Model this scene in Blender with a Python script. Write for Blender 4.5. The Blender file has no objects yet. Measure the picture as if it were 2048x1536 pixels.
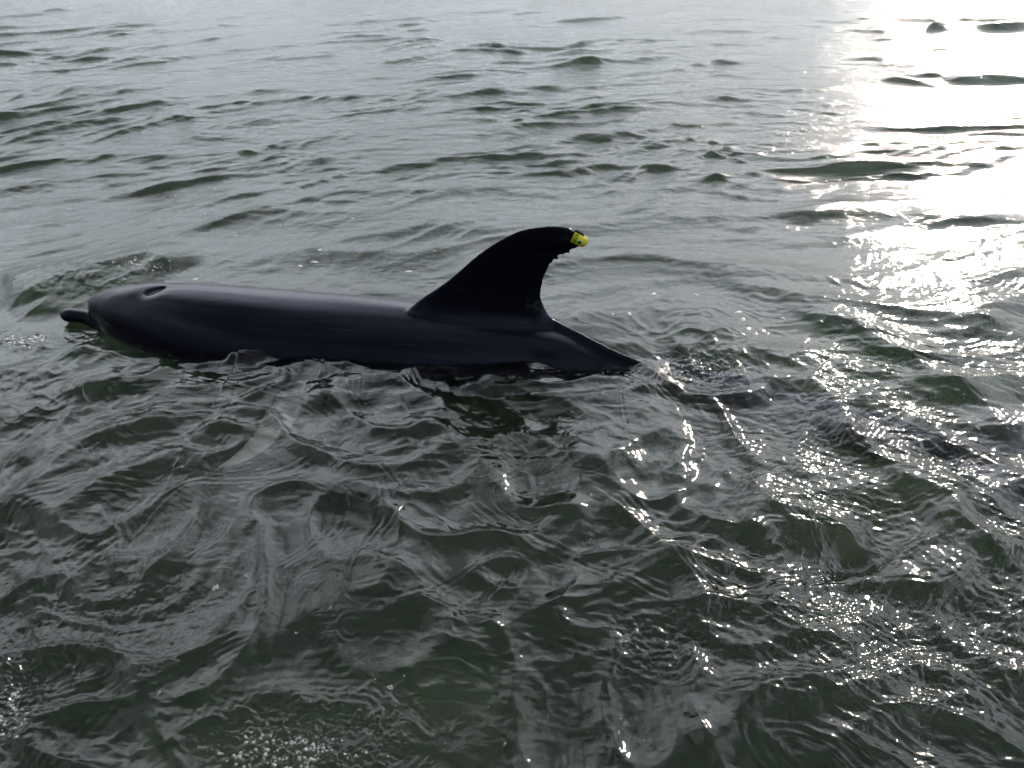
import bpy, bmesh, math, random
import numpy as np
from mathutils import Vector, Matrix

S = bpy.context.scene
C = S.collection
rnd = random.Random(7)
PITCH = math.radians(35.0)
CAM_H = 1.35
FL = 1490.0                      # focal length in photograph pixels (2048 wide)
cP, sP = math.cos(PITCH), math.sin(PITCH)

# ---------------------------------------------------------------- camera
cam = bpy.data.cameras.new('camera')
camo = bpy.data.objects.new('camera', cam)
C.objects.link(camo)
camo.location = (0, 0, CAM_H)
camo.rotation_euler = (math.pi / 2 - PITCH, 0, 0)
cam.sensor_width = 36.0
cam.lens = 36.0 * FL / 2048.0
cam.clip_start = 0.02
cam.clip_end = 3000
S.camera = camo

# ---------------------------------------------------------------- sky, sun, exposure
SUN_EL, SUN_AZ = math.radians(21.0), math.radians(33.0)     # azimuth right of +Y
world = bpy.data.worlds.new("World")
S.world = world
world.use_nodes = True
wt = world.node_tree
wt.nodes.clear()
def W(t, **k):
    n = wt.nodes.new(t)
    for a, b in k.items():
        setattr(n, a, b)
    return n
sky = W('ShaderNodeTexSky', sky_type='NISHITA', sun_disc=False, sun_elevation=SUN_EL,
        sun_rotation=SUN_AZ, air_density=1.0, dust_density=1.2, ozone_density=1.0)
tc = W('ShaderNodeTexCoord')
mp = W('ShaderNodeMapping')
mp.inputs['Scale'].default_value = (1.0, 1.0, 2.2)
wt.links.new(tc.outputs['Generated'], mp.inputs['Vector'])
nz = W('ShaderNodeTexNoise')
nz.inputs['Scale'].default_value = 2.6
nz.inputs['Detail'].default_value = 7
nz.inputs['Roughness'].default_value = 0.58
nz.inputs['Distortion'].default_value = 0.6
wt.links.new(mp.outputs[0], nz.inputs['Vector'])
cr = W('ShaderNodeValToRGB')
cr.color_ramp.elements[0].position = 0.44
cr.color_ramp.elements[0].color = (0.0, 0.0, 0.0, 1)
cr.color_ramp.elements[1].position = 0.60
cr.color_ramp.elements[1].color = (1, 1, 1, 1)
wt.links.new(nz.outputs['Fac'], cr.inputs['Fac'])
hs = W('ShaderNodeHueSaturation')
hs.inputs['Saturation'].default_value = 0.55
wt.links.new(sky.outputs[0], hs.inputs['Color'])
# high veil of haze over the whole sky, brighter round the sun (thin cloud corona)
veil = W('ShaderNodeMix', data_type='RGBA', blend_type='MIX')
veil.inputs[0].default_value = 0.94
veil.inputs[7].default_value = (3.2, 3.45, 3.75, 1)
wt.links.new(hs.outputs[0], veil.inputs[6])
dotn = W('ShaderNodeVectorMath', operation='DOT_PRODUCT')
dotn.inputs[1].default_value = (math.sin(SUN_AZ) * math.cos(SUN_EL), math.cos(SUN_AZ) * math.cos(SUN_EL), math.sin(SUN_EL))
nrm_ = W('ShaderNodeVectorMath', operation='NORMALIZE')
wt.links.new(tc.outputs['Generated'], nrm_.inputs[0])
wt.links.new(nrm_.outputs[0], dotn.inputs[0])
mx_ = W('ShaderNodeMath', operation='MAXIMUM'); mx_.inputs[1].default_value = 0
wt.links.new(dotn.outputs['Value'], mx_.inputs[0])
pw_ = W('ShaderNodeMath', operation='POWER'); pw_.inputs[1].default_value = 60
wt.links.new(mx_.outputs[0], pw_.inputs[0])
cor = W('ShaderNodeVectorMath', operation='SCALE')
cor.inputs[0].default_value = (1.0, .93, .85)
wt.links.new(pw_.outputs[0], cor.inputs['Scale'])
vs_ = W('ShaderNodeVectorMath', operation='ADD')
# forward scattering: the hazy sky is brighter on the sun's side than behind the viewer
fw = W('ShaderNodeMapRange', interpolation_type='SMOOTHSTEP'); fw.inputs[1].default_value = -.8; fw.inputs[2].default_value = .75
fw.inputs[3].default_value = .10; fw.inputs[4].default_value = 1.12
wt.links.new(dotn.outputs['Value'], fw.inputs[0])
sz_ = W('ShaderNodeSeparateXYZ'); wt.links.new(nrm_.outputs[0], sz_.inputs[0])
el_ = W('ShaderNodeMapRange', interpolation_type='SMOOTHSTEP')      # haze thins out overhead
el_.inputs[1].default_value = .46; el_.inputs[2].default_value = .95
el_.inputs[3].default_value = 1.15; el_.inputs[4].default_value = .15
wt.links.new(sz_.outputs[2], el_.inputs[0])
fe_ = W('ShaderNodeMath', operation='MULTIPLY')
hz_ = W('ShaderNodeMapRange', interpolation_type='SMOOTHSTEP')      # murk low over the horizon
hz_.inputs[1].default_value = -.02; hz_.inputs[2].default_value = .30
hz_.inputs[3].default_value = .26; hz_.inputs[4].default_value = 1.0
wt.links.new(sz_.outputs[2], hz_.inputs[0])
ez_ = W('ShaderNodeMath', operation='MULTIPLY')
wt.links.new(hz_.outputs[0], ez_.inputs[0]); wt.links.new(el_.outputs[0], ez_.inputs[1])
wt.links.new(fw.outputs[0], fe_.inputs[0]); wt.links.new(ez_.outputs[0], fe_.inputs[1])
vf = W('ShaderNodeVectorMath', operation='SCALE')
wt.links.new(veil.outputs[2], vf.inputs[0]); wt.links.new(fe_.outputs[0], vf.inputs['Scale'])
wt.links.new(vf.outputs[0], vs_.inputs[0]); wt.links.new(cor.outputs[0], vs_.inputs[1])
cl = W('ShaderNodeMix', data_type='RGBA', blend_type='MIX')
ch_ = W('ShaderNodeMapRange')                   # low in the sky the clouds merge into the haze
ch_.inputs[1].default_value = .15; ch_.inputs[2].default_value = .7
ch_.inputs[3].default_value = .12; ch_.inputs[4].default_value = 1.0
wt.links.new(sz_.outputs[2], ch_.inputs[0])
cm_ = W('ShaderNodeMath', operation='MULTIPLY')
wt.links.new(cr.outputs[0], cm_.inputs[0]); wt.links.new(ch_.outputs[0], cm_.inputs[1])
wt.links.new(cm_.outputs[0], cl.inputs[0])
wt.links.new(vs_.outputs[0], cl.inputs[6])
mul = W('ShaderNodeMix', data_type='RGBA', blend_type='MULTIPLY')
mul.inputs[0].default_value = 1
mul.inputs[7].default_value = (3.8, 3.75, 3.7, 1)
wt.links.new(vs_.outputs[0], mul.inputs[6])
wt.links.new(mul.outputs[2], cl.inputs[7])
bg = W('ShaderNodeBackground')
bg.inputs['Strength'].default_value = 0.11
wt.links.new(cl.outputs[2], bg.inputs['Color'])
wo = W('ShaderNodeOutputWorld')
wt.links.new(bg.outputs[0], wo.inputs[0])

sl = bpy.data.lights.new('sun', 'SUN')
sl.energy = 2.0
sl.angle = math.radians(0.55)
sl.color = (1.0, 0.87, 0.72)
so = bpy.data.objects.new('sun', sl)
C.objects.link(so)
sd = Vector((math.sin(SUN_AZ) * math.cos(SUN_EL), math.cos(SUN_AZ) * math.cos(SUN_EL), math.sin(SUN_EL)))
so.rotation_euler = sd.to_track_quat('Z', 'Y').to_euler()
so.location = (8, 12, 8)

S.view_settings.view_transform = 'Standard'
S.view_settings.look = 'None'
S.view_settings.gamma = 1
S.view_settings.use_curve_mapping = False
S.view_settings.exposure = 1.90
S.render.engine = 'CYCLES'
S.cycles.max_bounces = 10
S.cycles.transmission_bounces = 8
S.cycles.volume_bounces = 3
S.cycles.glossy_bounces = 4
S.cycles.sample_clamp_indirect = 4.0
S.cycles.use_denoising = True

# ---------------------------------------------------------------- helpers
def ray(px, py):
    r, u = (px - 1024) / FL, (768 - py) / FL
    return np.array([r, cP + u * sP, -sP + u * cP])
def at(px, py, z=0.0):           # point of height z seen at a pixel of the photograph
    d = ray(px, py)
    t = (z - CAM_H) / d[2]
    return np.array([d[0] * t, d[1] * t, z])
def at_y(px, py, y):
    d = ray(px, py)
    t = y / d[1]
    return np.array([d[0] * t, y, CAM_H + d[2] * t])
def proj(p):
    x, y, z = p[..., 0], p[..., 1], p[..., 2] - CAM_H
    d = y * cP - z * sP
    return 1024 + FL * x / d, 768 - FL * (y * sP + z * cP) / d

def mesh_np(name, verts, quads, tris=None, smooth=True):
    me = bpy.data.meshes.new(name)
    verts = np.asarray(verts, np.float32)
    me.vertices.add(len(verts))
    me.vertices.foreach_set('co', verts.ravel())
    quads = np.asarray(quads, np.int32).reshape(-1, 4)
    tris = np.asarray(tris if tris is not None else [], np.int32).reshape(-1, 3)
    me.loops.add(quads.size + tris.size)
    me.loops.foreach_set('vertex_index', np.concatenate([quads.ravel(), tris.ravel()]))
    me.polygons.add(len(quads) + len(tris))
    ls = np.concatenate([np.arange(len(quads)) * 4, quads.size + np.arange(len(tris)) * 3]).astype(np.int32)
    me.polygons.foreach_set('loop_start', ls)
    me.update(calc_edges=True)
    me.validate()
    if smooth:
        me.polygons.foreach_set('use_smooth', np.ones(len(me.polygons), bool))
    return me
def link(name, me, mat=None, parent=None):
    o = bpy.data.objects.new(name, me)
    C.objects.link(o)
    if mat:
        me.materials.append(mat)
    if parent:
        o.parent = parent
    return o
def material(name):
    m = bpy.data.materials.new(name)
    m.use_nodes = True
    return m, m.node_tree, m.node_tree.nodes['Principled BSDF']

# gradient noise, vectorised
_r = np.random.RandomState(11)
_perm = _r.permutation(256)
_perm = np.concatenate([_perm, _perm])
_ga = _r.rand(256) * 2 * np.pi
_gx, _gy = np.cos(_ga), np.sin(_ga)
def noise(x, y):
    xi, yi = np.floor(x).astype(np.int64), np.floor(y).astype(np.int64)
    fx, fy = x - xi, y - yi
    ux, uy = fx * fx * fx * (fx * (fx * 6 - 15) + 10), fy * fy * fy * (fy * (fy * 6 - 15) + 10)
    def g(ix, iy, dx, dy):
        k = _perm[(_perm[ix & 255] + iy) & 255]
        return _gx[k] * dx + _gy[k] * dy
    a = g(xi, yi, fx, fy)
    b = g(xi + 1, yi, fx - 1, fy)
    c = g(xi, yi + 1, fx, fy - 1)
    d = g(xi + 1, yi + 1, fx - 1, fy - 1)
    return 1.5 * ((a + (b - a) * ux) * (1 - uy) + (c + (d - c) * ux) * uy)
def fbm(x, y, o=3, g=0.5):
    s, a = 0, 1
    for i in range(o):
        s = s + a * noise(x + 17.3 * i, y - 9.1 * i)
        x, y, a = x * 2.03, y * 2.03, a * g
    return s
def sstep(a, b, v):
    t = np.clip((v - a) / (b - a), 0, 1)
    return t * t * (3 - 2 * t)

# ================================================================ WATER SURFACE
def seg_dist(x, y, pts):
    """signed distance to a polyline and the position along it (0..1)"""
    best = np.full(x.shape, 1e9)
    sgn = np.ones(x.shape)
    par = np.zeros(x.shape)
    L = [np.hypot(*(pts[i + 1] - pts[i])) for i in range(len(pts) - 1)]
    tot, acc = sum(L), 0.0
    for i in range(len(pts) - 1):
        a, d = pts[i], pts[i + 1] - pts[i]
        t = np.clip(((x - a[0]) * d[0] + (y - a[1]) * d[1]) / (L[i] ** 2), 0, 1)
        qx, qy = x - a[0] - t * d[0], y - a[1] - t * d[1]
        r = np.hypot(qx, qy)
        m = r < best
        best = np.where(m, r, best)
        sgn = np.where(m, np.sign(d[0] * qy - d[1] * qx), sgn)
        par = np.where(m, (acc + t * L[i]) / tot, par)
        acc += L[i]
    return best * sgn, par

# crests measured in the water round the animal: path, height, width on the far side,
# width on the near side, ripples on (+1 far / -1 near / 0 none)
CRESTS = [
 ([(1290, 650), (1480, 690), (1600, 740), (1720, 800), (1800, 880)], .012, .10, .05, 1),
 ([(1560, 620), (1700, 660), (1840, 740), (1960, 830), (2060, 930)], .030, .16, .06, 1),
 ([(1400, 560), (1560, 590), (1720, 620), (1900, 640), (2080, 660)], .022, .14, .07, 0),
 ([(1180, 500), (1400, 530), (1600, 560), (1800, 590), (2080, 600)], .016, .12, .07, 0),
 ([(1240, 440), (1500, 440), (1700, 430), (2080, 440)], .020, .14, .08, 0),
 ([(1640, 840), (1690, 890), (1740, 930), (1850, 980), (1960, 1010)], .016, .05, .03, 1),
 ([(1480, 960), (1530, 1020), (1600, 1080), (1640, 1110)], .012, .06, .02, 1),
 ([(1490, 1110), (1540, 1075), (1600, 1070), (1680, 1085), (1740, 1110)], .022, .09, .04, 1),
 ([(1450, 1130), (1500, 1180), (1600, 1190), (1700, 1140), (1740, 1110)], -.020, .07, .05, 0),
 ([(1500, 1210), (1600, 1185), (1760, 1190), (1960, 1180)], .016, .07, .03, 1),
 ([(1840, 1060), (1890, 1055), (1950, 1100), (2020, 1160)], .026, .09, .04, 0),
 ([(1180, 1000), (1260, 1050), (1330, 1120), (1390, 1200), (1420, 1290)], .018, .05, .04, 1),
 ([(1060, 870), (1150, 900), (1220, 960), (1300, 1050)], .014, .10, .05, 0),
 ([(1380, 1420), (1500, 1410), (1600, 1430), (1720, 1400), (1830, 1350), (1990, 1400)], .018, .07, .035, 1),
 ([(1375, 1300), (1370, 1400), (1390, 1480), (1420, 1560)], .014, .05, .03, 0),
 ([(200, 1020), (235, 1080), (245, 1130), (255, 1190)], .009, .02, .02, 1),
 ([(205, 1240), (215, 1290), (215, 1345)], .007, .02, .015, 1),
 ([(570, 1440), (650, 1415), (720, 1430), (760, 1480)], .016, .06, .03, 1),
 ([(690, 1200), (780, 1190), (860, 1240), (900, 1300), (1010, 1310)], .014, .07, .03, 1),
 ([(230, 1430), (330, 1370), (440, 1300), (520, 1270)], .016, .08, .04, -1),
 ([(300, 1520), (400, 1460), (520, 1420), (640, 1400)], .014, .06, .03, 0),
 ([(0, 860), (120, 800), (260, 760), (380, 740)], .016, .09, .05, -1),
 ([(0, 960), (120, 900), (260, 870), (360, 860)], .018, .08, .06, 0),
 ([(0, 1000), (140, 985), (300, 960), (440, 890)], .010, .06, .05, 0),
 ([(0, 690), (110, 700), (240, 720), (330, 730)], .012, .05, .04, -1),
 ([(0, 625), (90, 585), (200, 545), (300, 525), (370, 545)], .046, .16, .10, -1),
 ([(0, 575), (80, 555), (160, 540)], .020, .10, .07, 0),
 ([(440, 720), (520, 716), (560, 700), (574, 684)], .026, .02, .025, 0),
 ([(350, 735), (440, 728), (520, 722)], .010, .025, .03, 0),
 ([(900, 790), (990, 775), (1100, 800), (1200, 860)], .012, .06, .05, 0),
 ([(640, 850), (760, 830), (880, 800)], .012, .07, .05, 0),
 ([(1250, 720), (1290, 735), (1320, 770), (1370, 800), (1450, 805), (1540, 780)], .020, .035, .03, -1),
 ([(560, 400), (760, 385), (980, 380), (1180, 400)], .014, .12, .08, 0),
 ([(660, 480), (860, 455), (1000, 450)], .010, .09, .06, 0),
]
HOLLOWS = [(1150, 730, .13, .022), (1215, 722, .06, .012), (1400, 745, .11, .030), (1760, 945, .07, .016), (1880, 925, .05, .02), (1080, 770, .20, .006),
           (1700, 1150, .10, .02), (1590, 1240, .10, -.022), (800, 1500, .14, .012), (1900, 1110, .10, -.018),
           (240, 560, .16, -.012), (560, 690, .04, -.022)]
RINGS = [(945, 907, .035), (1995, 740, .03), (1240, 1135, .010), (1333, 1265, .011), (1150, 947, .014), (1100, 988, .022),
         (515, 1215, .035), (705, 1270, .035), (625, 465, .035), (735, 468, .03), (490, 492, .02), (430, 487, .02),
         (580, 493, .02), (600, 505, .018), (378, 1097, .008), (850, 790, .02), (1420, 1440, .012), (1850, 1490, .012),
         (730, 1540, .02), (1700, 1480, .02), (960, 960, .03)]

def wind_waves(x, y, foot):
    """short-crested wind waves, crests swinging from 37 deg on the left to level on the right"""
    t = y * cP + CAM_H * sP
    a = x / np.maximum(t, .1)
    rs = np.random.RandomState(5)
    out = np.zeros(x.shape)
    for th0, cen in ((37, -.60), (19, -.02), (3, .56)):
        w = np.clip(1 - np.abs(a - cen) / .58, 0, 1)
        if cen < -.3: w = np.where(a < cen, 1, w)
        if cen > .3: w = np.where(a > cen, 1, w)
        h = np.zeros(x.shape)
        wx, wy = x + .25 * noise(x * .55 + 3, y * .55), y + .25 * noise(x * .55, y * .55 + 8)
        for i in range(40):
            lam = .09 * (.80 / .09) ** (((i + rs.rand()) / 40) ** 1.0)
            th = math.radians(th0 + rs.randn() * (7 if lam > .32 else 11))
            k = 2 * math.pi / lam
            amp = .0050 * lam ** .78 * (1.15 if lam < .25 else 1.0) * (1.25 if .25 < lam < .7 else 1.0)
            amp *= .85 + .3 * rs.rand()
            ph = rs.rand() * 6.283
            keep = sstep(1.3, 3.2, lam / foot)
            pa = k * (-math.sin(th) * wx + math.cos(th) * wy) + ph
            h += keep * amp * (np.sin(pa) + .28 * np.sin(2 * pa))
        t0 = math.radians(th0)
        mx, my = x + .35 * noise(x * .9 + th0, y * .9), y + .22 * noise(x * 1.1, y * 1.1 + th0)
        u, v = math.cos(t0) * mx + math.sin(t0) * my, -math.sin(t0) * mx + math.cos(t0) * my
        sb = lambda n: np.sqrt(n * n + .004) - .03
        g1 = (1 - sb(noise(u * .6 + 3, v * 2.3 + th0))) ** 3
        g2 = (1 - sb(noise(u * 1.25 + 31, v * 5.2 + th0))) ** 3 * sstep(1.3, 3, .19 / foot)
        g3 = (1 - sb(noise(u * 3.0 + 11, v * 11 + th0))) ** 3 * sstep(1.3, 3, .09 / foot)
        h = h * .66 + .034 * g1 + .0185 * g2 + .0072 * g3 - .027
        out += w * h
    sg = .011
    return out + .25 * np.clip(out, -.03, .05) ** 2 / sg

def ripple_train(x, y, n_fn, lam, reach, side, e=.004):
    n = n_fn(x, y)
    gx, gy = (n_fn(x + e, y) - n) / e, (n_fn(x, y + e) - n) / e
    g = n / np.maximum(np.hypot(gx, gy), .35)
    env = np.exp(-np.abs(g) / reach) * (g * side > 0)
    return env * np.sin(2 * np.pi * np.abs(g) / lam)

def chaos(x, y):
    """confused chop close to the camera"""
    wx = x + .16 * noise(x * 1.9 + 5, y * 1.9 + 1)
    wy = y + .16 * noise(x * 1.9 + 31, y * 1.9 + 7)
    n1 = noise(wx * 1.7 + 6.7, wy * 2.3 + 1.6)
    n2 = noise(wx * 3.9 + 12.2, wy * 4.7 + 4.6)
    sab = lambda n, e: np.sqrt(n * n + e * e) - e * .5
    r1 = (1 - sab(n1, .05)) ** 3
    r2 = (1 - sab(n2, .05)) ** 4
    n3 = noise(wx * 8.5 + 1.2, wy * 10 + .6 + 2 * n1)
    r3 = (1 - sab(n3, .06)) ** 3
    pt = np.clip(.45 + 1.5 * noise(x * 1.3 + 19, y * 1.5), 0, 1.2)
    return .030 * r1 + .020 * r2 + .0050 * r3 * pt + .022 * noise(wx * 1.1, wy * 1.2 + 9) + .003 * fbm(wx * 14, wy * 17, 2) * pt

def water_height(x, y):
    foot = np.maximum((y * y + CAM_H ** 2) / (CAM_H * 745.0) * 1.3, x * 0 + .004)
    near = 1 - sstep(1.55, 2.5, y + .15 * noise(x * 1.3, y * 1.3) + np.where(x < -.9, .25, 0))
    far = .34 + .60 * sstep(2.5, 4.6, y) + .45 * sstep(5.5, 10, y)
    far = np.where(y < 2.2, far * (.5 + .5 * sstep(1.2, 2.2, y)), far)
    grp = .75 + .5 * noise(x * .6 + 40, y * .9)
    h = wind_waves(x, y, foot) * far * grp
    h += chaos(x, y) * (near * .85 + .05 * (1 - near))
    # smooth long swells in the lee of the animal
    h += .010 * noise(x * .8 + 3, y * 3.2 + 1) * sstep(1.9, 2.4, y) * (1 - sstep(4, 6, y))
    # capillary trains riding on crest lines
    m = y < 5.5
    xs, ys = x[m], y[m]
    ns = lambda X, Y: noise(X * 2.3 + .25 * noise(X * 3, Y * 3) + 51, Y * 3.1 + 8)
    nt = lambda X, Y: noise(X * 4.1 + .3 * noise(X * 4, Y * 4) + 1, Y * 3.7 + 28)
    c = np.zeros(xs.shape)
    p = np.clip(.65 + 1.6 * noise(xs * 1.6 + 77, ys * 1.9), 0, 1)
    q = np.clip(.6 + 1.6 * noise(xs * 1.9 + 7, ys * 1.7 + 60), 0, 1)
    c += .0008 * p * ripple_train(xs, ys, ns, .021, .09, 1)
    c += .0008 * q * ripple_train(xs, ys, nt, .016, .06, -1)
    c += .0010 * (.55 + sstep(.2, 1.2, xs)) * fbm(xs * 26 + 2 * noise(xs * 3, ys * 3), ys * 44 + 2 * noise(xs * 3 + 9, ys * 3), 2) * (.35 + p)
    # short crossing ripples, bent by the larger chop, in patches
    rs = np.random.RandomState(21)
    bx = xs + .10 * noise(xs * 2.6 + 4, ys * 2.6) + .03 * noise(xs * 7 + 1, ys * 7)
    by = ys + .10 * noise(xs * 2.6 + 44, ys * 2.6 + 3) + .03 * noise(xs * 7 + 9, ys * 7)
    for j in range(16):
        lam = (.016, .019, .024, .030, .038, .048, .060, .078)[j % 8]
        th = (rs.rand() - .5) * 2.6 + (.35 if j % 2 else -.35)
        k = 2 * math.pi / lam
        msk = np.clip(-.12 + 2.0 * noise(xs * (1.6 + .2 * j) + 13 * j, ys * (2.0 + .2 * j) - 7 * j), 0, 1)
        keep = sstep(1.6, 3.0, lam / foot[m])
        s_ = np.sin(k * (-math.sin(th) * bx + math.cos(th) * by) + rs.rand() * 6)
        c += .0125 * lam * (.7 if lam > .035 else 1.15) * (.62 + .65 * sstep(.2, .9, xs)) * msk * keep * (s_ + .25 * s_ * s_)
    n5 = noise(bx * 11 + 3, by * 15 + 2)
    c += .0045 * (1 - np.abs(n5)) ** 4 * np.clip(.1 + 1.5 * noise(xs * 2.2 + 90, ys * 2.4), 0, 1)
    q0 = at(720, 800)
    wl = np.exp(-((xs - q0[0]) / .85) ** 2 - ((ys - q0[1]) / .26) ** 2)
    c += wl * (.021 * noise(xs * 3.1 + 6, ys * 7.5) + .008 * noise(bx * 8, by * 15 + 4))
    c *= (1 - sstep(3.2, 5.5, ys)) * (.35 + .65 * (1 - sstep(1.9, 3.2, ys)))
    for path, amp, wf, wn, rp in CRESTS:
        pts = [at(*q_)[:2] for q_ in path]
        lo, hi = np.min(pts, 0) - .5, np.max(pts, 0) + .5
        mm = (xs > lo[0]) & (xs < hi[0]) & (ys > lo[1]) & (ys < hi[1])
        if not mm.any():
            continue
        X, Y = xs[mm], ys[mm]
        wob = .018 * noise(X * 7, Y * 7) + .006 * noise(X * 21, Y * 21)
        d, s = seg_dist(X, Y, pts)
        d = d + wob
        ends = sstep(0, .18, s) * (1 - sstep(.82, 1, s))
        # for a path drawn left to right d > 0 is the far side
        e = np.where(d > 0, np.exp(-(d / wf) ** 2 * 1.2) * .9 + .1 * np.exp(-np.abs(d) / wf), np.exp(-(d / wn) ** 1.0 * 0) * np.exp(-(np.abs(d) / wn) ** 1.35))
        e = e * (1 - sstep(.28, .46, np.abs(d)))
        v = amp * e * ends
        if rp:
            dd = d * rp
            v += .0011 * ends * np.exp(-np.clip(dd, 0, 9) / .06) * (dd > 0) * np.sin(2 * np.pi * dd / .017) * (.6 + .6 * noise(X * 9, Y * 9))
        c[mm] += v
    for px, py, r, dep in HOLLOWS:
        q_ = at(px, py)
        d2 = ((xs - q_[0]) ** 2 + (ys - q_[1]) ** 2) / (r * r)
        c -= dep * np.exp(-d2 * (1 + .3 * noise(xs * 9, ys * 9)))
    # turbulent boils: at the tail stock, past the beak, bottom edge
    for px, py, rx, ry, a, fr in ((1400, 740, .16, .10, .010, 24), (150, 570, .42, .16, .006, 22), (60, 680, .26, .05, .008, 30), (620, 1490, .17, .07, .010, 42),
                                  (20, 1400, .10, .12, .008, 36), (1900, 930, .14, .10, .006, 26), (230, 1250, .3, .2, .003, 26), (1850, 1290, .5, .22, .0035, 24), (1300, 1300, .10, .08, .006, 30)):
        q_ = at(px, py)
        w = np.exp(-(((xs - q_[0]) / rx) ** 2 + ((ys - q_[1]) / ry) ** 2))
        mm = w > .02
        c[mm] += a * w[mm] * (np.abs(fbm(xs[mm] * fr, ys[mm] * fr * 1.2, 3, .55)) - .25)
    for px, py, r in RINGS:
        q_ = at(px, py)
        d = np.hypot(xs - q_[0], ys - q_[1])
        c += .0005 * np.sin(2 * np.pi * d / (r * .42)) * np.exp(-((d - r * .7) / (r * .45)) ** 2) * (d < 3 * r)
    h[m] += c
    # the surface settles against the animal's flank
    return h

print('building water')
v1 = np.radians(np.concatenate([np.linspace(74, 63.2, 50), np.linspace(63, 20.05, 610), np.linspace(20, 8.4, 360)]))
yy = np.concatenate([CAM_H / np.tan(v1), CAM_H / np.tan(np.radians(np.linspace(8.3, .35, 80)))])
yy = np.concatenate([[-6, -2, -.6, -.1, .15, .28], yy, [260, 420, 900, 2000]])
aa = np.linspace(-.84, .84, 1180)
outer = .84 + (np.linspace(0, 1, 32)[1:] ** 1.8) * 8
aa = np.concatenate([-outer[::-1], aa, outer])
YY, AA = np.meshgrid(yy, aa, indexing='ij')
XX = AA * (np.maximum(YY, .1) * cP + CAM_H * sP)
XX[:6] = AA[:6] * (.9 + np.maximum(.3 - YY[:6], 0))
ZZ = np.zeros(XX.shape)
core = slice(59, 59 + 1180)
ZZ = water_height(XX, YY) * (1 - sstep(60, 150, YY)) * sstep(-.1, .3, YY)
ZZ *= 1 - sstep(1.6, 3.0, np.abs(AA))
nr, nc = XX.shape
idx = np.arange(nr * nc).reshape(nr, nc)
quads = np.stack([idx[:-1, :-1], idx[:-1, 1:], idx[1:, 1:], idx[1:, :-1]], -1).reshape(-1, 4)
wm, nt_, pb = material('sea_water')
nt_.nodes.remove(pb)
gl = nt_.nodes.new('ShaderNodeBsdfGlass')
gl.inputs['IOR'].default_value = 1.333
grm = nt_.nodes.new('ShaderNodeMapRange')       # unresolved wind ripple on the open water
grm.inputs[1].default_value = 2.3; grm.inputs[2].default_value = 6.5
grm.inputs[3].default_value = .055; grm.inputs[4].default_value = .055
gsep = nt_.nodes.new('ShaderNodeSeparateXYZ')
gl.inputs['Color'].default_value = (1, 1, 1, 1)
wc = nt_.nodes.new('ShaderNodeTexCoord')
nt_.links.new(wc.outputs['Object'], gsep.inputs[0])
nt_.links.new(gsep.outputs[1], grm.inputs[0]); nt_.links.new(grm.outputs[0], gl.inputs['Roughness'])
wn1 = nt_.nodes.new('ShaderNodeTexNoise')
wn1.inputs['Scale'].default_value = 38
wn1.inputs['Detail'].default_value = 3
wn1.inputs['Distortion'].default_value = .8
wmap = nt_.nodes.new('ShaderNodeMapping')
wmap.inputs['Scale'].default_value = (1, 1.9, 1)
nt_.links.new(wc.outputs['Object'], wmap.inputs[0])
nt_.links.new(wmap.outputs[0], wn1.inputs['Vector'])
bp = nt_.nodes.new('ShaderNodeBump')
bp.inputs['Strength'].default_value = .5
bp.inputs['Distance'].default_value = .0022
nt_.links.new(wn1.outputs['Fac'], bp.inputs['Height'])
wn2 = nt_.nodes.new('ShaderNodeTexNoise')
wn2.inputs['Scale'].default_value = 8
wn2.inputs['Detail'].default_value = 5
wn2.inputs['Roughness'].default_value = .6
wn2.inputs['Distortion'].default_value = .5
nt_.links.new(wmap.outputs[0], wn2.inputs['Vector'])
bp2 = nt_.nodes.new('ShaderNodeBump')
bp2.inputs['Strength'].default_value = .5
bp2.inputs['Distance'].default_value = .014
nt_.links.new(wn2.outputs['Fac'], bp2.inputs['Height'])
gst = nt_.nodes.new('ShaderNodeMapRange')
gst.inputs[1].default_value = 2.2; gst.inputs[2].default_value = 4.5
gst.inputs[3].default_value = .08; gst.inputs[4].default_value = 1.0
nt_.links.new(gsep.outputs[1], gst.inputs[0]); nt_.links.new(gst.outputs[0], bp2.inputs['Strength'])
gs1 = nt_.nodes.new('ShaderNodeMapRange')
gs1.inputs[1].default_value = 2.2; gs1.inputs[2].default_value = 4.5
gs1.inputs[3].default_value = .4; gs1.inputs[4].default_value = 1.0
nt_.links.new(gsep.outputs[1], gs1.inputs[0]); nt_.links.new(gs1.outputs[0], bp.inputs['Strength'])
nt_.links.new(bp2.outputs[0], bp.inputs['Normal'])
nt_.links.new(bp.outputs[0], gl.inputs['Normal'])
out = nt_.nodes['Material Output']
nt_.links.new(gl.outputs[0], out.inputs['Surface'])
va = nt_.nodes.new('ShaderNodeVolumeAbsorption')
va.inputs['Color'].default_value = (.30, .50, .36, 1)
va.inputs['Density'].default_value = 2.4
vs = nt_.nodes.new('ShaderNodeVolumeScatter')
vs.inputs['Color'].default_value = (.66, .78, .64, 1)
vs.inputs['Density'].default_value = .25
vs.inputs['Anisotropy'].default_value = .35
ad = nt_.nodes.new('ShaderNodeAddShader')
nt_.links.new(va.outputs[0], ad.inputs[0])
nt_.links.new(vs.outputs[0], ad.inputs[1])
nt_.links.new(ad.outputs[0], out.inputs['Volume'])
water = link('water', mesh_np('water', np.stack([XX, YY, ZZ], -1).reshape(-1, 3), quads), wm)
water['kind'] = 'structure'

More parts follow.
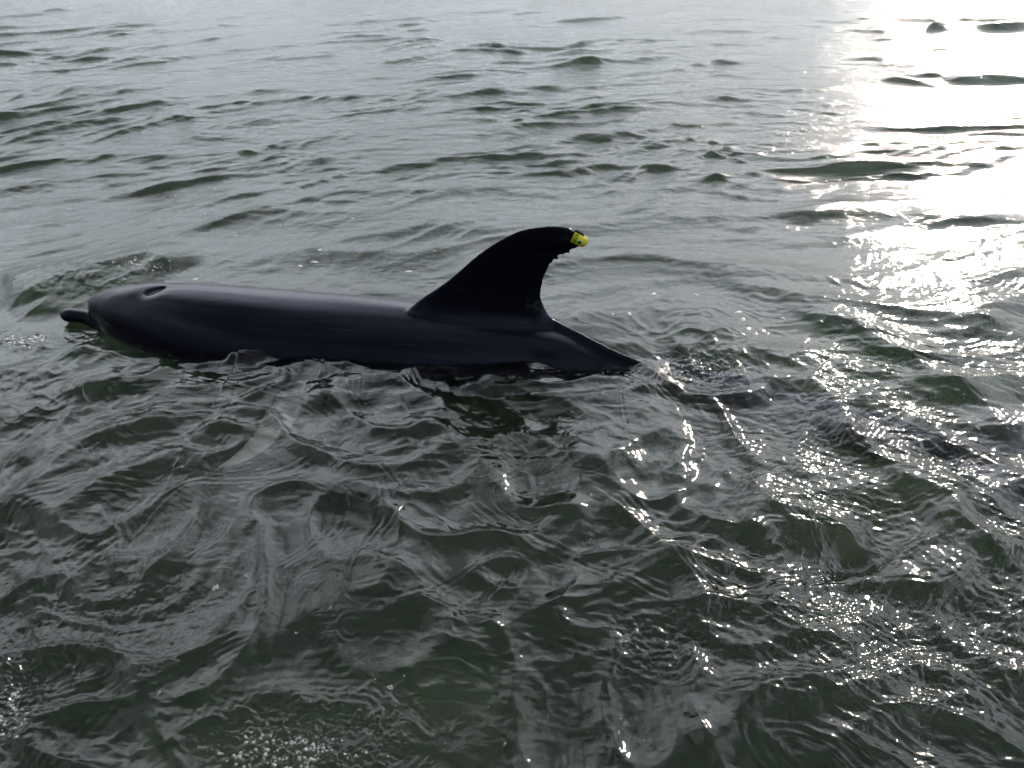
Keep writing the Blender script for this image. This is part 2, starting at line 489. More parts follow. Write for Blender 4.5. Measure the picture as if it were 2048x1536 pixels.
# seabed
sm, st_, sb = material('muddy_sand')
sn = st_.nodes.new('ShaderNodeTexNoise')
sn.inputs['Scale'].default_value = 1.6
sn.inputs['Detail'].default_value = 8
sr = st_.nodes.new('ShaderNodeValToRGB')
sr.color_ramp.elements[0].position = .35
sr.color_ramp.elements[0].color = (.025, .024, .018, 1)
sr.color_ramp.elements[1].position = .7
sr.color_ramp.elements[1].color = (.15, .12, .075, 1)
stc = st_.nodes.new('ShaderNodeTexCoord')
st_.links.new(stc.outputs['Object'], sn.inputs['Vector'])
st_.links.new(sn.outputs['Fac'], sr.inputs['Fac'])
st_.links.new(sr.outputs[0], sb.inputs['Base Color'])
sb.inputs['Roughness'].default_value = 1
gx = np.concatenate([[-2500, -300, -60, -20], np.linspace(-10, 10, 241), [20, 60, 300, 2500]])
GX, GY = np.meshgrid(gx, gx, indexing='ij')
GZ = -.95 + .10 * fbm(GX * .7, GY * .7, 3)
for px, py, r, a in ((950, 1450, .42, .42), (330, 1440, .4, .38), (620, 1560, .4, .34), (1800, 760, .55, .62), (1640, 700, .5, .45), (1800, 1010, .42, .62), (40, 600, .7, .5)):      # sand stirred up close below the surface
    q = at(px, py, -.2)
    GZ += a * np.exp(-((GX - q[0]) ** 2 + (GY - q[1]) ** 2) / (r * r))
GZ = -.40 - .12 * np.log1p(np.exp((-.40 - GZ) / .12))
gi = np.arange(GX.size).reshape(GX.shape)
seabed = link('seabed', mesh_np('seabed', np.stack([GX, GY, GZ], -1).reshape(-1, 3),
              np.stack([gi[:-1, :-1], gi[1:, :-1], gi[1:, 1:], gi[:-1, 1:]], -1).reshape(-1, 4)), sm)
seabed['kind'] = 'structure'

# ================================================================ DOLPHIN
print('building dolphin')
def solve_station(px, ytop, rz, y0):
    th = np.linspace(0, 2 * np.pi, 181)
    lo, hi = -.6, .3
    for _ in range(34):
        z0 = (lo + hi) / 2
        X = (px - 1024) / FL * (y0 * cP - (z0 - CAM_H) * sP)
        P = np.stack([np.full_like(th, X), y0 + .95 * rz * np.cos(th), z0 + rz * np.sin(th)], -1)
        if proj(P)[1].min() < ytop: hi = z0
        else: lo = z0
    return np.array([X, y0, z0])
# image x, top of outline, half height, distance
ST = [(179, 608, .014, 2.335), (183, 599, .030, 2.335), (192, 589, .047, 2.335), (208, 579, .070, 2.33), (230, 571, .094, 2.325), (262, 565.5, .122, 2.315),
      (320, 563, .158, 2.30), (400, 565, .195, 2.285), (500, 572, .219, 2.27), (600, 580, .230, 2.255), (700, 588, .236, 2.24),
      (830, 600, .238, 2.225), (950, 614, .230, 2.21), (1050, 634, .205, 2.185), (1120, 654, .178, 2.15), (1200, 694, .150, 2.095), (1250, 715, .138, 2.055)]
stations = [(solve_station(*s_), s_[2] * float(np.interp(s_[0], [950, 1200], [.95, .80])), s_[2]) for s_ in ST]
# the submerged tail stock, swinging towards the camera (apparent depth is about 3/4 of the true one)
for px, py, z, ry, rz in ((1320, 765, -.150, .085, .125), (1400, 785, -.150, .090, .115), (1500, 812, -.115, .100, .108), (1620, 842, -.100, .092, .098),
                          (1740, 872, -.088, .074, .084), (1840, 898, -.072, .058, .062), (1915, 918, -.075, .038, .030), (1970, 938, -.07, .03, .012)):
    q = at(px, py, z * .75)
    stations.append((np.array([q[0], q[1], z]), ry, rz))
def catmull(v, n):
    v = np.array(v)
    ext = np.vstack([2 * v[0] - v[1], v, 2 * v[-1] - v[-2]])
    o_ = []
    for i in range(len(v) - 1):
        p0, p1, p2, p3 = ext[i:i + 4]
        for k in range(n):
            t = k / n
            o_.append(.5 * ((2 * p1) + (p2 - p0) * t + (2 * p0 - 5 * p1 + 4 * p2 - p3) * t * t + (3 * p1 - p0 - 3 * p2 + p3) * t ** 3))
    o_.append(v[-1])
    return np.array(o_)
def loft(rows, ring=64, sub=6, expo=2.0, ztaper=0):
    """closed tube: rows of (centre, half width, half height) along x"""
    v = catmull([list(c) + [a, b] for c, a, b in rows], sub)
    cen, ry, rz = v[:, :3], np.maximum(v[:, 3], .002), np.maximum(v[:, 4], .002)
    tan = np.gradient(cen, axis=0)
    tan[:, 2] *= .6
    tan /= np.linalg.norm(tan, axis=1)[:, None]
    verts, faces = [], []
    th = np.linspace(0, 2 * np.pi, ring, endpoint=False)
    for i in range(len(cen)):
        side = np.cross([0, 0, 1.0], tan[i]); side /= np.linalg.norm(side)
        up = np.cross(tan[i], side)
        cs, sn_ = np.cos(th), np.sin(th)
        ex = 2 / expo
        cs, sn_ = np.sign(cs) * np.abs(cs) ** ex, np.sign(sn_) * np.abs(sn_) ** ex
        verts.append(cen[i] + np.outer(cs * ry[i], side) + np.outer(sn_ * rz[i], up))
    n = len(cen)
    verts = np.vstack(verts + [cen[:1], cen[-1:]])
    for i in range(n - 1):
        for k in range(ring):
            k2 = (k + 1) % ring
            faces.append((i * ring + k, i * ring + k2, (i + 1) * ring + k2, (i + 1) * ring + k))
    a, b = n * ring, n * ring + 1
    for k in range(ring):
        k2 = (k + 1) % ring
        faces.append((a, k2, k))
        faces.append((b, (n - 1) * ring + k, (n - 1) * ring + k2))
    return verts, faces
body_v, body_f = [], []
def add(vf):
    v, f = vf
    o_ = sum(len(a) for a in body_v)
    body_v.append(np.asarray(v, float))
    body_f.extend([tuple(i + o_ for i in q_) for q_ in f])
add(loft(stations))
# beak (upper and lower jaw) leaving the foot of the melon
bk = []
for px, py, z, ry, rz in ((124, 632, 0, .012, .012), (128, 630, 0, .024, .022), (138, 630, 0, .031, .027), (156, 631, 0, .028, .024),
                          (176, 635, 0, .032, .027), (198, 645, 0, .045, .036), (230, 652, 0, .065, .055), (270, 656, 0, .085, .075)):
    q = at_y(px, py, 2.33)
    bk.append((np.array([q[0], 2.33, q[2]]), ry, rz))
add(loft(bk, 32, 5))
# dorsal fin: outline (photo pixels on the plane of the back), tattered rear edge
FIN = [(790, 650), (822, 612), (838, 598), (852, 588.5), (871, 578), (890, 566), (905, 554), (922, 539), (940, 523), (956, 510), (972, 498), (988, 487.5), (1003, 479),
       (1020, 469.5), (1040, 461.5), (1062, 456.5), (1085, 453.5), (1108, 452.5), (1128, 453.8), (1139, 456), (1146, 461), (1150, 467), (1156, 475), (1160, 484), (1157, 492), (1150, 496),
       (1143, 497.5), (1139, 499), (1139.5, 505.5), (1132, 504.5), (1126, 509), (1119, 508), (1115.5, 511), (1116.5, 519), (1108, 517), (1105, 520), (1106, 527), (1099.5, 525.5),
       (1098, 534), (1095.5, 535), (1093, 544), (1088.5, 549), (1089, 554), (1085.5, 557), (1085, 567), (1083, 572), (1082.5, 578), (1083, 589), (1084, 597), (1086.5, 605), (1090, 615), (1096, 626),
       (1107, 637.5), (1123, 646.5), (1142, 656), (1166, 668), (1190, 681), (1218, 695), (1247, 707.5), (1275, 718), (1300, 728), (1260, 800), (1100, 790), (900, 760)]
FY = 2.205
def yfin(px):
    return np.interp(px, [700, 1060, 1110, 1160, 1200, 1250, 1300], [2.205, 2.205, 2.185, 2.135, 2.10, 2.06, 2.03])
def finpt(px, py):
    return at_y(px, py, float(yfin(px)) if py > 600 else FY)
fo = np.array([finpt(*p) for p in FIN])[:, [0, 2]]
# densify
fd = []
for i in range(len(fo)):
    a_, b_ = fo[i], fo[(i + 1) % len(fo)]
    n_ = max(1, int(np.hypot(*(b_ - a_)) / .004))
    for k in range(n_):
        fd.append(a_ + (b_ - a_) * k / n_)
fd = np.array(fd)
# interior grid of the outline, thickness from the distance to the edge
def inside(px_, pz_, poly):
    c_ = np.zeros(px_.shape, bool)
    j = len(poly) - 1
    for i in range(len(poly)):
        xi, zi, xj, zj = *poly[i], *poly[j]
        m_ = ((zi > pz_) != (zj > pz_)) & (px_ < (xj - xi) * (pz_ - zi) / (zj - zi + 1e-12) + xi)
        c_ ^= m_
        j = i
    return c_
step = .0045
bx0, bz0 = fd.min(0); bx1, bz1 = fd.max(0)
gxx, gzz = np.meshgrid(np.arange(bx0, bx1, step), np.arange(bz0, bz1, step), indexing='ij')
ins = inside(gxx, gzz, fd)
pin = np.stack([gxx[ins], gzz[ins]], -1)
dist = np.sqrt(((pin[:, None, :] - fd[None, :, :]) ** 2).sum(-1)).min(1)
keep_ = dist > step * .6
pin, dist = pin[keep_], dist[keep_]
from mathutils.geometry import delaunay_2d_cdt
allp = np.vstack([fd, pin])
edges_ = [(i, (i + 1) % len(fd)) for i in range(len(fd))]
res = delaunay_2d_cdt([Vector(p) for p in allp], edges_, [list(range(len(fd)))], 1, 1e-5)
cv, cf = np.array([list(v) for v in res[0]]), res[2]
cd = np.sqrt(((cv[:, None, :] - fd[None, :, :]) ** 2).sum(-1)).min(1)
zb = finpt(950, 612)[2]
sxs = np.array([c_[0][0] for c_ in stations]); szs = np.array([c_[0][2] + c_[2] for c_ in stations])
zs_ = np.interp(cv[:, 0], sxs, szs)                      # top of the back under every point of the fin
hgt = np.clip((cv[:, 1] - zs_) / .28, -1, 1)
tmax = np.where(hgt > 0, .020 * (1 - .62 * hgt), .020)
flare = .026 * np.exp(-np.clip(cv[:, 1] - zs_, 0, 9) / .03)
tmax = tmax + flare
aft = sstep(finpt(1085, 600)[0], finpt(1150, 600)[0], cv[:, 0])
tmax = tmax * (1 - aft) + aft * (.012 + .5 * np.clip(cd - .02, 0, .09))
thick = .0026 + .0034 * aft + tmax * (1 - np.exp(-cd / .035))
lean = lambda X: np.interp(X, [finpt(1050, 600)[0], finpt(1120, 600)[0], finpt(1250, 600)[0]], [0, -.01, -.04])
spx = np.array([700, 1060, 1110, 1160, 1200, 1250, 1300])
sX = np.array([finpt(p_, 660)[0] for p_ in spx])
ym = FY + (np.interp(cv[:, 0], sX, yfin(spx)) - FY) * (1 - sstep(.02, .10, cv[:, 1] - zs_))
n_ = len(cv)
fv = np.vstack([np.stack([cv[:, 0], ym - thick, cv[:, 1]], -1), np.stack([cv[:, 0], ym + thick, cv[:, 1]], -1)])
ff = [tuple(f) for f in cf] + [tuple(i + n_ for i in reversed(f)) for f in cf]
ec = {}
for f in cf:
    for i in range(len(f)):
        e_ = (f[i], f[(i + 1) % len(f)])
        ec[e_] = ec.get(e_, 0) + 1
for (a_, b_) in list(ec):
    if (b_, a_) not in ec:
        ff.append((b_, a_, a_ + n_, b_ + n_))
add((fv, ff))
# pectoral flippers and tail flukes: flat tapering blades along a curved midline
def blade(mid, wid, thk, nrm, ring=20, sub=6):
    v = catmull([list(m) + [w, t] for m, w, t in zip(mid, wid, thk)], sub)
    cen, wd, tk = v[:, :3], v[:, 3], v[:, 4]
    tan = np.gradient(cen, axis=0); tan /= np.linalg.norm(tan, axis=1)[:, None]
    th = np.linspace(0, 2 * np.pi, ring, endpoint=False)
    verts, faces = [], []
    for i in range(len(cen)):
        sd_ = np.cross(nrm, tan[i]); sd_ /= np.linalg.norm(sd_)
        up = np.cross(tan[i], sd_)
        verts.append(cen[i] + np.outer(np.cos(th) * max(wd[i], .003), sd_) + np.outer(np.sin(th) * max(tk[i], .002), up))
    n = len(cen)
    verts = np.vstack(verts + [cen[:1], cen[-1:]])
    for i in range(n - 1):
        for k in range(ring):
            k2 = (k + 1) % ring
            faces.append((i * ring + k, i * ring + k2, (i + 1) * ring + k2, (i + 1) * ring + k))
    for k in range(ring):
        k2 = (k + 1) % ring
        faces.append((n * ring, k2, k)); faces.append((n * ring + 1, (n - 1) * ring + k, (n - 1) * ring + k2))
    return verts, faces
def uw(px, py, z):
    q = at(px, py, z * .75)
    return np.array([q[0], q[1], z])
add(blade([uw(640, 740, -.22), uw(596, 790, -.15), uw(568, 838, -.10), uw(528, 886, -.075), uw(478, 924, -.06), uw(428, 946, -.055)],
          [.075, .060, .056, .050, .034, .006], [.030, .018, .014, .011, .008, .004], np.array([0, -.1, 1.0])))
fl = uw(596, 790, -.15)
add(blade([(fl[0] + .08, 2.36, -.24), (fl[0] + .02, 2.48, -.30), (fl[0] + .04, 2.60, -.36), (fl[0] + .10, 2.72, -.42), (fl[0] + .16, 2.80, -.47)],
          [.07, .060, .052, .036, .006], [.030, .018, .013, .008, .004], np.array([0, .4, 1.0])))
add(blade([uw(1880, 910, -.10), uw(1950, 945, -.085), uw(2010, 1000, -.075), uw(2065, 1060, -.075), uw(2120, 1105, -.08)],
          [.055, .085, .078, .048, .006], [.028, .015, .011, .007, .004], np.array([0, 0, 1.0])))
add(blade([uw(1880, 905, -.10), uw(1960, 890, -.09), uw(2030, 860, -.10), uw(2110, 838, -.12), uw(2190, 835, -.13)],
          [.050, .085, .078, .048, .006], [.028, .015, .011, .007, .004], np.array([0, 0, 1.0])))
bme = bpy.data.meshes.new('body')
bme.from_pydata([tuple(v) for v in np.vstack(body_v)], [], body_f)
bm = bmesh.new(); bm.from_mesh(bme)
bmesh.ops.recalc_face_normals(bm, faces=bm.faces)
bm.to_mesh(bme); bm.free()
tmp = bpy.data.objects.new('tmp', bme); C.objects.link(tmp)
rm = tmp.modifiers.new('r', 'REMESH'); rm.mode = 'VOXEL'; rm.voxel_size = .0037; rm.use_smooth_shade = True
sm_ = tmp.modifiers.new('s', 'SMOOTH'); sm_.factor = .5; sm_.iterations = 1
dg = bpy.context.evaluated_depsgraph_get()
fin_me = bpy.data.meshes.new_from_object(tmp.evaluated_get(dg))
bpy.data.objects.remove(tmp)
nv = len(fin_me.vertices)
co = np.empty(nv * 3, np.float32); fin_me.vertices.foreach_get('co', co); co = co.reshape(-1, 3)
# selective smoothing: keep the fin's ragged edge, melt the joints
me_e = np.empty(len(fin_me.edges) * 2, np.int32); fin_me.edges.foreach_get('vertices', me_e); me_e = me_e.reshape(-1, 2)
deg = np.bincount(me_e.ravel(), minlength=nv).astype(np.float32)
zt = finpt(950, 590)[2]
wgt = 1 - sstep(zt - .01, zt + .04, co[:, 2])
wgt *= 1 - sstep(finpt(1085, 600)[0], finpt(1130, 600)[0], co[:, 0]) * sstep(-.06, -.02, co[:, 2]) * .1
for it in range(26):
    acc = np.zeros((nv, 3), np.float32)
    for k in range(3):
        acc[:, k] = np.bincount(me_e[:, 0], weights=co[me_e[:, 1], k], minlength=nv) + np.bincount(me_e[:, 1], weights=co[me_e[:, 0], k], minlength=nv)
    av = acc / deg[:, None]
    thin = wgt
    co = co + (av - co) * (thin * .6)[:, None]
# blowhole: a crescent-shaped dent on top of the head
ba, bb_ = at(286, 582, .152), at(329, 567.5, .156)
bh = (ba + bb_) / 2
bl = np.linalg.norm((bb_ - ba)[:2]) / 2
top = np.max(co[(np.abs(co[:, 0] - bh[0]) < .02) & (np.abs(co[:, 1] - bh[1]) < .03), 2])
ax = (bb_ - ba)[:2] / np.linalg.norm((bb_ - ba)[:2])
ca_, sa_ = ax
dx, dy = co[:, 0] - bh[0], co[:, 1] - bh[1]
u_, v_ = dx * ca_ + dy * sa_, -dx * sa_ + dy * ca_
lens_w = .0125 * np.sqrt(np.clip(1 - (u_ / bl) ** 2, 0, 1)) + .001
dent = np.exp(-(v_ / lens_w) ** 2) * (np.abs(u_) < bl) * (co[:, 2] > top - .08)
soft = np.exp(-((u_ + .01) / (bl * 1.5)) ** 2 - (v_ / .035) ** 2) * (co[:, 2] > top - .08)
co[:, 2] -= .014 * dent + .008 * soft
fin_me.vertices.foreach_set('co', co.ravel())
fin_me.update()
fin_me.name = 'body'

dm, dt_, db = material('wet_dolphin_skin')
db.inputs['Roughness'].default_value = .34
db.inputs['IOR'].default_value = 1.33
db.inputs['Specular Tint'].default_value = (.46, .52, .75, 1)
db.inputs['Coat Weight'].default_value = .07
db.inputs['Coat Roughness'].default_value = .07
dtc = dt_.nodes.new('ShaderNodeTexCoord')
dn = dt_.nodes.new('ShaderNodeTexNoise'); dn.inputs['Scale'].default_value = 5; dn.inputs['Detail'].default_value = 6
dr = dt_.nodes.new('ShaderNodeValToRGB')
dr.color_ramp.elements[0].position = .3; dr.color_ramp.elements[0].color = (.0010, .0010, .0036, 1)
dr.color_ramp.elements[1].position = .75; dr.color_ramp.elements[1].color = (.0028, .0026, .0070, 1)
dt_.links.new(dtc.outputs['Object'], dn.inputs['Vector'])
dt_.links.new(dn.outputs['Fac'], dr.inputs['Fac'])
# near flipper painted paler by position: its sky-lit brightness put into the colour
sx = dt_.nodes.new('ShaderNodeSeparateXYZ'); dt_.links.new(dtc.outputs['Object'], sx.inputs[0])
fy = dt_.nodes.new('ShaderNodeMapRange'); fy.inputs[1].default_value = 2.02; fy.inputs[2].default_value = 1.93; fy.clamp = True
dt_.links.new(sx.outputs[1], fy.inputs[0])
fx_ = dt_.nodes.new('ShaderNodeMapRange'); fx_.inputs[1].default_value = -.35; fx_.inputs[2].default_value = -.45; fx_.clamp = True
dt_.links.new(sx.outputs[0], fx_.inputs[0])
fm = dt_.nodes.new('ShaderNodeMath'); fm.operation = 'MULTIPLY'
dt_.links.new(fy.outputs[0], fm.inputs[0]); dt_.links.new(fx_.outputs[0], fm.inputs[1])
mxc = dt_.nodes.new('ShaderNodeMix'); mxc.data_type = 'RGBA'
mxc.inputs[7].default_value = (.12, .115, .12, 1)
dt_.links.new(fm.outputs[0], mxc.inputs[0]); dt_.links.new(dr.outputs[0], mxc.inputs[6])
# old rake marks and a worn patch low on the fin
rkm = dt_.nodes.new('ShaderNodeMapping'); rkm.inputs['Scale'].default_value = (2.2, 30, 30); rkm.inputs['Rotation'].default_value = (0, .12, 0)
rkn = dt_.nodes.new('ShaderNodeTexNoise'); rkn.inputs['Scale'].default_value = 2.4; rkn.inputs['Detail'].default_value = 3
dt_.links.new(dtc.outputs['Object'], rkm.inputs[0]); dt_.links.new(rkm.outputs[0], rkn.inputs['Vector'])
rkr = dt_.nodes.new('ShaderNodeMapRange'); rkr.inputs[1].default_value = .66; rkr.inputs[2].default_value = .74; rkr.inputs[4].default_value = .55
dt_.links.new(rkn.outputs['Fac'], rkr.inputs[0])
rkx = dt_.nodes.new('ShaderNodeMix'); rkx.data_type = 'RGBA'; rkx.inputs[7].default_value = (.018, .018, .023, 1)
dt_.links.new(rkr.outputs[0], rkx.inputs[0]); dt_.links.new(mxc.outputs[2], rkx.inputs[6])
wp = finpt(1063, 598)
wds = dt_.nodes.new('ShaderNodeVectorMath'); wds.operation = 'DISTANCE'; wds.inputs[1].default_value = (wp[0], FY - .02, wp[2])
dt_.links.new(dtc.outputs['Object'], wds.inputs[0])
wmr = dt_.nodes.new('ShaderNodeMapRange'); wmr.inputs[1].default_value = .055; wmr.inputs[2].default_value = .01; wmr.inputs[4].default_value = 1
dt_.links.new(wds.outputs['Value'], wmr.inputs[0])
wnn = dt_.nodes.new('ShaderNodeTexNoise'); wnn.inputs['Scale'].default_value = 55; wnn.inputs['Detail'].default_value = 4
dt_.links.new(dtc.outputs['Object'], wnn.inputs['Vector'])
wnr = dt_.nodes.new('ShaderNodeMapRange'); wnr.inputs[1].default_value = .52; wnr.inputs[2].default_value = .68
dt_.links.new(wnn.outputs['Fac'], wnr.inputs[0])
wmm = dt_.nodes.new('ShaderNodeMath'); wmm.operation = 'MULTIPLY'
dt_.links.new(wmr.outputs[0], wmm.inputs[0]); dt_.links.new(wnr.outputs[0], wmm.inputs[1])
wmx = dt_.nodes.new('ShaderNodeMix'); wmx.data_type = 'RGBA'; wmx.inputs[7].default_value = (.025, .024, .014, 1)
dt_.links.new(wmm.outputs[0], wmx.inputs[0]); dt_.links.new(rkx.outputs[2], wmx.inputs[6])
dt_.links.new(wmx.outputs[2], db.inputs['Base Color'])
dn2 = dt_.nodes.new('ShaderNodeTexNoise'); dn2.inputs['Scale'].default_value = 60; dn2.inputs['Detail'].default_value = 4
dmp = dt_.nodes.new('ShaderNodeMapping'); dmp.inputs['Scale'].default_value = (.25, 1, 1)
dt_.links.new(dtc.outputs['Object'], dmp.inputs[0]); dt_.links.new(dmp.outputs[0], dn2.inputs['Vector'])
dbp = dt_.nodes.new('ShaderNodeBump'); dbp.inputs['Strength'].default_value = .25; dbp.inputs['Distance'].default_value = .002
dt_.links.new(dn2.outputs['Fac'], dbp.inputs['Height']); dt_.links.new(dbp.outputs[0], db.inputs['Normal'])
drn = dt_.nodes.new('ShaderNodeMapRange'); drn.inputs[3].default_value = .17; drn.inputs[4].default_value = .30
dt_.links.new(dn.outputs['Fac'], drn.inputs[0]); dt_.links.new(drn.outputs[0], db.inputs['Roughness'])

dol = bpy.data.objects.new('dolphin', None); C.objects.link(dol)
dol.location = (0, 0, 0)
dol['label'] = 'dark wet dolphin at the water surface with a yellow tag on its ragged dorsal fin'
dol['category'] = 'dolphin'
fin_me.materials.clear()
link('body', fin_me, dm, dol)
print('body verts', nv)

# blowhole slit
bhm, _, bb = material('blowhole_dark'); bb.inputs['Base Color'].default_value = (.002, .002, .003, 1); bb.inputs['Roughness'].default_value = .5
pts = []
for k in range(17):
    u = (k / 16 - .5) * 2 * bl * .92
    pts.append((u, 0, .0100 * math.sqrt(max(0, 1 - (u / (bl * .92)) ** 2)) + .0003))
vv, fc = [], []
for i, (u, v, w) in enumerate(pts):
    for s_ in (-1, 0, 1):
        a_, b_ = u, v + s_ * w
        vv.append((bh[0] + a_ * ca_ - b_ * sa_, bh[1] + a_ * sa_ + b_ * ca_, 0))
from mathutils.bvhtree import BVHTree
bvh = BVHTree.FromPolygons([tuple(v) for v in co], [tuple(p.vertices) for p in fin_me.polygons])
vv2 = []
for v in vv:
    hit = bvh.ray_cast(Vector((v[0], v[1], 1)), Vector((0, 0, -1)))
    vv2.append((v[0], v[1], (hit[0].z if hit[0] else top) + .0012))
for i in range(16):
    for s_ in (0, 1):
        fc.append((i * 3 + s_, (i + 1) * 3 + s_, (i + 1) * 3 + s_ + 1, i * 3 + s_ + 1))
link('blowhole', mesh_np('blowhole', vv2, fc), bhm, dol)

# ---- yellow fin tag: two riveted plates clasping the fin, raised number on the near one
def pt2(px, py, y):
    q = at_y(px, py, y); return (q[0], q[1], q[2])
def plate(name, outline, y, th, mat, parent):
    bm = bmesh.new()
    vs_ = [bm.verts.new(pt2(px, py, y)) for px, py in outline]
    f = bm.faces.new(vs_)
    r = bmesh.ops.extrude_face_region(bm, geom=[f])
    bmesh.ops.translate(bm, verts=[g for g in r['geom'] if isinstance(g, bmesh.types.BMVert)], vec=(0, th, 0))
    bmesh.ops.recalc_face_normals(bm, faces=bm.faces)
    bmesh.ops.bevel(bm, geom=list(bm.edges), offset=.0007, segments=2, affect='EDGES')
    me = bpy.data.meshes.new(name); bm.to_mesh(me); bm.free()
    for p in me.polygons: p.use_smooth = True
    return link(name, me, mat, parent)
ym_, yt_, yb = material('yellow_tag_plastic')
yb.inputs['Base Color'].default_value = (.62, .60, .03, 1); yb.inputs['Roughness'].default_value = .4
yb.inputs['Subsurface Weight'].default_value = .3
yb.inputs['Subsurface Radius'].default_value = (.01, .01, .003)
om_, _, ob = material('orange_yellow_tag_plastic')
ob.inputs['Base Color'].default_value = (.80, .52, .04, 1); ob.inputs['Roughness'].default_value = .4
gm_, _, gb = material('green_rivet'); gb.inputs['Base Color'].default_value = (.12, .42, .10, 1); gb.inputs['Roughness'].default_value = .35
kdm, _, kb = material('black_print'); kb.inputs['Base Color'].default_value = (.03, .035, .008, 1); kb.inputs['Roughness'].default_value = .6
def rounded(cx, cy, ang, w0, w1, hw, n=10):
    """tag outline in photo pixels: square left end, rounded right end"""
    ca, sa = math.cos(ang), math.sin(ang)
    p = [(-w0, -hw), (-w0, hw)]
    for k in range(n + 1):
        a = math.pi / 2 - math.pi * k / n
        p.append((w1 - hw * .75 + hw * .85 * math.cos(a), hw * math.sin(a)))
    return [(cx + x * ca - y * sa, cy + x * sa + y * ca) for x, y in p]
YT = FY - .0150
tag = plate('tag', rounded(1157, 480, math.radians(27), 12.8, 17, 10.6), YT, .0028, ym_, dol)
tag['label'] = 'small yellow plastic tag printed 0796, riveted near the fin tip'
back = plate('back_plate', rounded(1159.5, 478, math.radians(27), 11, 17.5, 10.0), FY + .0085, .0028, om_, tag)
# spacer of dark rubber between the plates
clm, _, clb = material('dull_black_rubber'); clb.inputs['Base Color'].default_value = (.003, .003, .003, 1)
clb.inputs['Roughness'].default_value = .9; clb.inputs['Specular IOR Level'].default_value = .1
sp = plate('clamp', rounded(1155.5, 475.5, math.radians(27), 9, 13, 10.2), YT + .0029, .0175, clm, tag)
def disc(name, px, py, r0, r1, y, dy, mat, parent, seg=24):
    cx_ = at_y(px, py, y)
    pr = [(0, dy), (r0, dy), (r0 * 1.05, dy * .8), (r1, 0)]
    v_, f_ = [], []
    for r, d in pr[1:]:
        for k in range(seg):
            a = 2 * math.pi * k / seg
            v_.append((cx_[0] + r * math.cos(a), y - d, cx_[2] + r * math.sin(a)))
    v_.append((cx_[0], y - dy, cx_[2]))
    for j in range(2):
        for k in range(seg):
            k2 = (k + 1) % seg
            f_.append((j * seg + k, (j + 1) * seg + k, (j + 1) * seg + k2, j * seg + k2))
    me = bpy.data.meshes.new(name)
    me.from_pydata(v_, [], f_ + [(3 * seg, k, (k + 1) % seg) for k in range(seg)])
    bm = bmesh.new(); bm.from_mesh(me); bmesh.ops.recalc_face_normals(bm, faces=bm.faces); bm.to_mesh(me); bm.free()
    return link(name, me, mat, parent)
gl_, _, lb = material('pale_green_collar'); lb.inputs['Base Color'].default_value = (.35, .62, .22, 1); lb.inputs['Roughness'].default_value = .35
disc('rivet_collar', 1159.6, 484.6, .0072, .0085, YT, .0020, gl_, tag)
dk, _, dkb = material('dark_green_core'); dkb.inputs['Base Color'].default_value = (.012, .06, .012, 1); dkb.inputs['Roughness'].default_value = .3
disc('rivet', 1159.0, 485.0, .0052, .0056, YT - .0021, .0012, dk, tag)
pxm = 1.0 / (FL / (FY * cP + (CAM_H - .25) * sP))          # metres per photo pixel at the fin
adir = Vector((-math.sin(math.radians(30)), 0, -math.cos(math.radians(30))))   # reading direction, downwards
udir = Vector((math.cos(math.radians(30)), 0, -math.sin(math.radians(30))))    # tops of the digits point right
starts = [(1153.4, 470.2), (1150.6, 475.0), (1148.4, 479.6), (1146.0, 483.8)]
for ch, (px, py) in zip('0796', starts):
    cu = bpy.data.curves.new('digit', 'FONT'); cu.body = ch; cu.size = 1; cu.align_x = 'CENTER'; cu.align_y = 'CENTER'
    cu.offset = .035; cu.extrude = .02
    to = bpy.data.objects.new('t', cu); C.objects.link(to)
    dg = bpy.context.evaluated_depsgraph_get()
    me = bpy.data.meshes.new_from_object(to.evaluated_get(dg))
    bpy.data.objects.remove(to)
    q = at_y(px, py, YT - .0006)
    sc_ = 9.5 * pxm
    M = Matrix(((adir.x * sc_ * .80, udir.x * sc_, 0, q[0]), (0, 0, -.01, q[1]), (adir.z * sc_ * .80, udir.z * sc_, 0, q[2]), (0, 0, 0, 1)))
    me.transform(M)
    me.name = 'digit'
    link('digit', me, kdm, tag)

# ================================================================ BUBBLES AND FROTH
def hgt_at(x, y):
    return float(water_height(np.array([x]), np.array([y]))[0])
bum, bt_, bbs = material('bubble_film')
bbs.inputs['Base Color'].default_value = (.5, .53, .53, 1)
bbs.inputs['Roughness'].default_value = .16
bbs.inputs['IOR'].default_value = 1.33
bbs.inputs['Alpha'].default_value = .22
fom, _, fb = material('white_froth')
fb.inputs['Base Color'].default_value = (.72, .75, .74, 1)
fb.inputs['Roughness'].default_value = .25
fb.inputs['Alpha'].default_value = .38
def dome(cx, cy, cz, r, squash=.8, seg=10, rings=4):
    v, f = [], []
    for j in range(rings):
        a = j / rings * math.pi / 2
        for k in range(seg):
            b = 2 * math.pi * k / seg
            v.append((cx + r * math.cos(a) * math.cos(b), cy + r * math.cos(a) * math.sin(b), cz + r * squash * math.sin(a)))
    v.append((cx, cy, cz + r * squash))
    for j in range(rings - 1):
        for k in range(seg):
            k2 = (k + 1) % seg
            f.append((j * seg + k, j * seg + k2, (j + 1) * seg + k2, (j + 1) * seg + k))
    for k in range(seg):
        f.append(((rings - 1) * seg + k, (rings - 1) * seg + (k + 1) % seg, rings * seg))
    return v, f
def domes_mesh(name, items):
    V, F = [], []
    for it in items:
        v, f = dome(*it)
        o_ = len(V); V += v; F += [tuple(i + o_ for i in q_) for q_ in f]
    me = bpy.data.meshes.new(name); me.from_pydata(V, [], F)
    for p in me.polygons: p.use_smooth = True
    return me
kinds = []
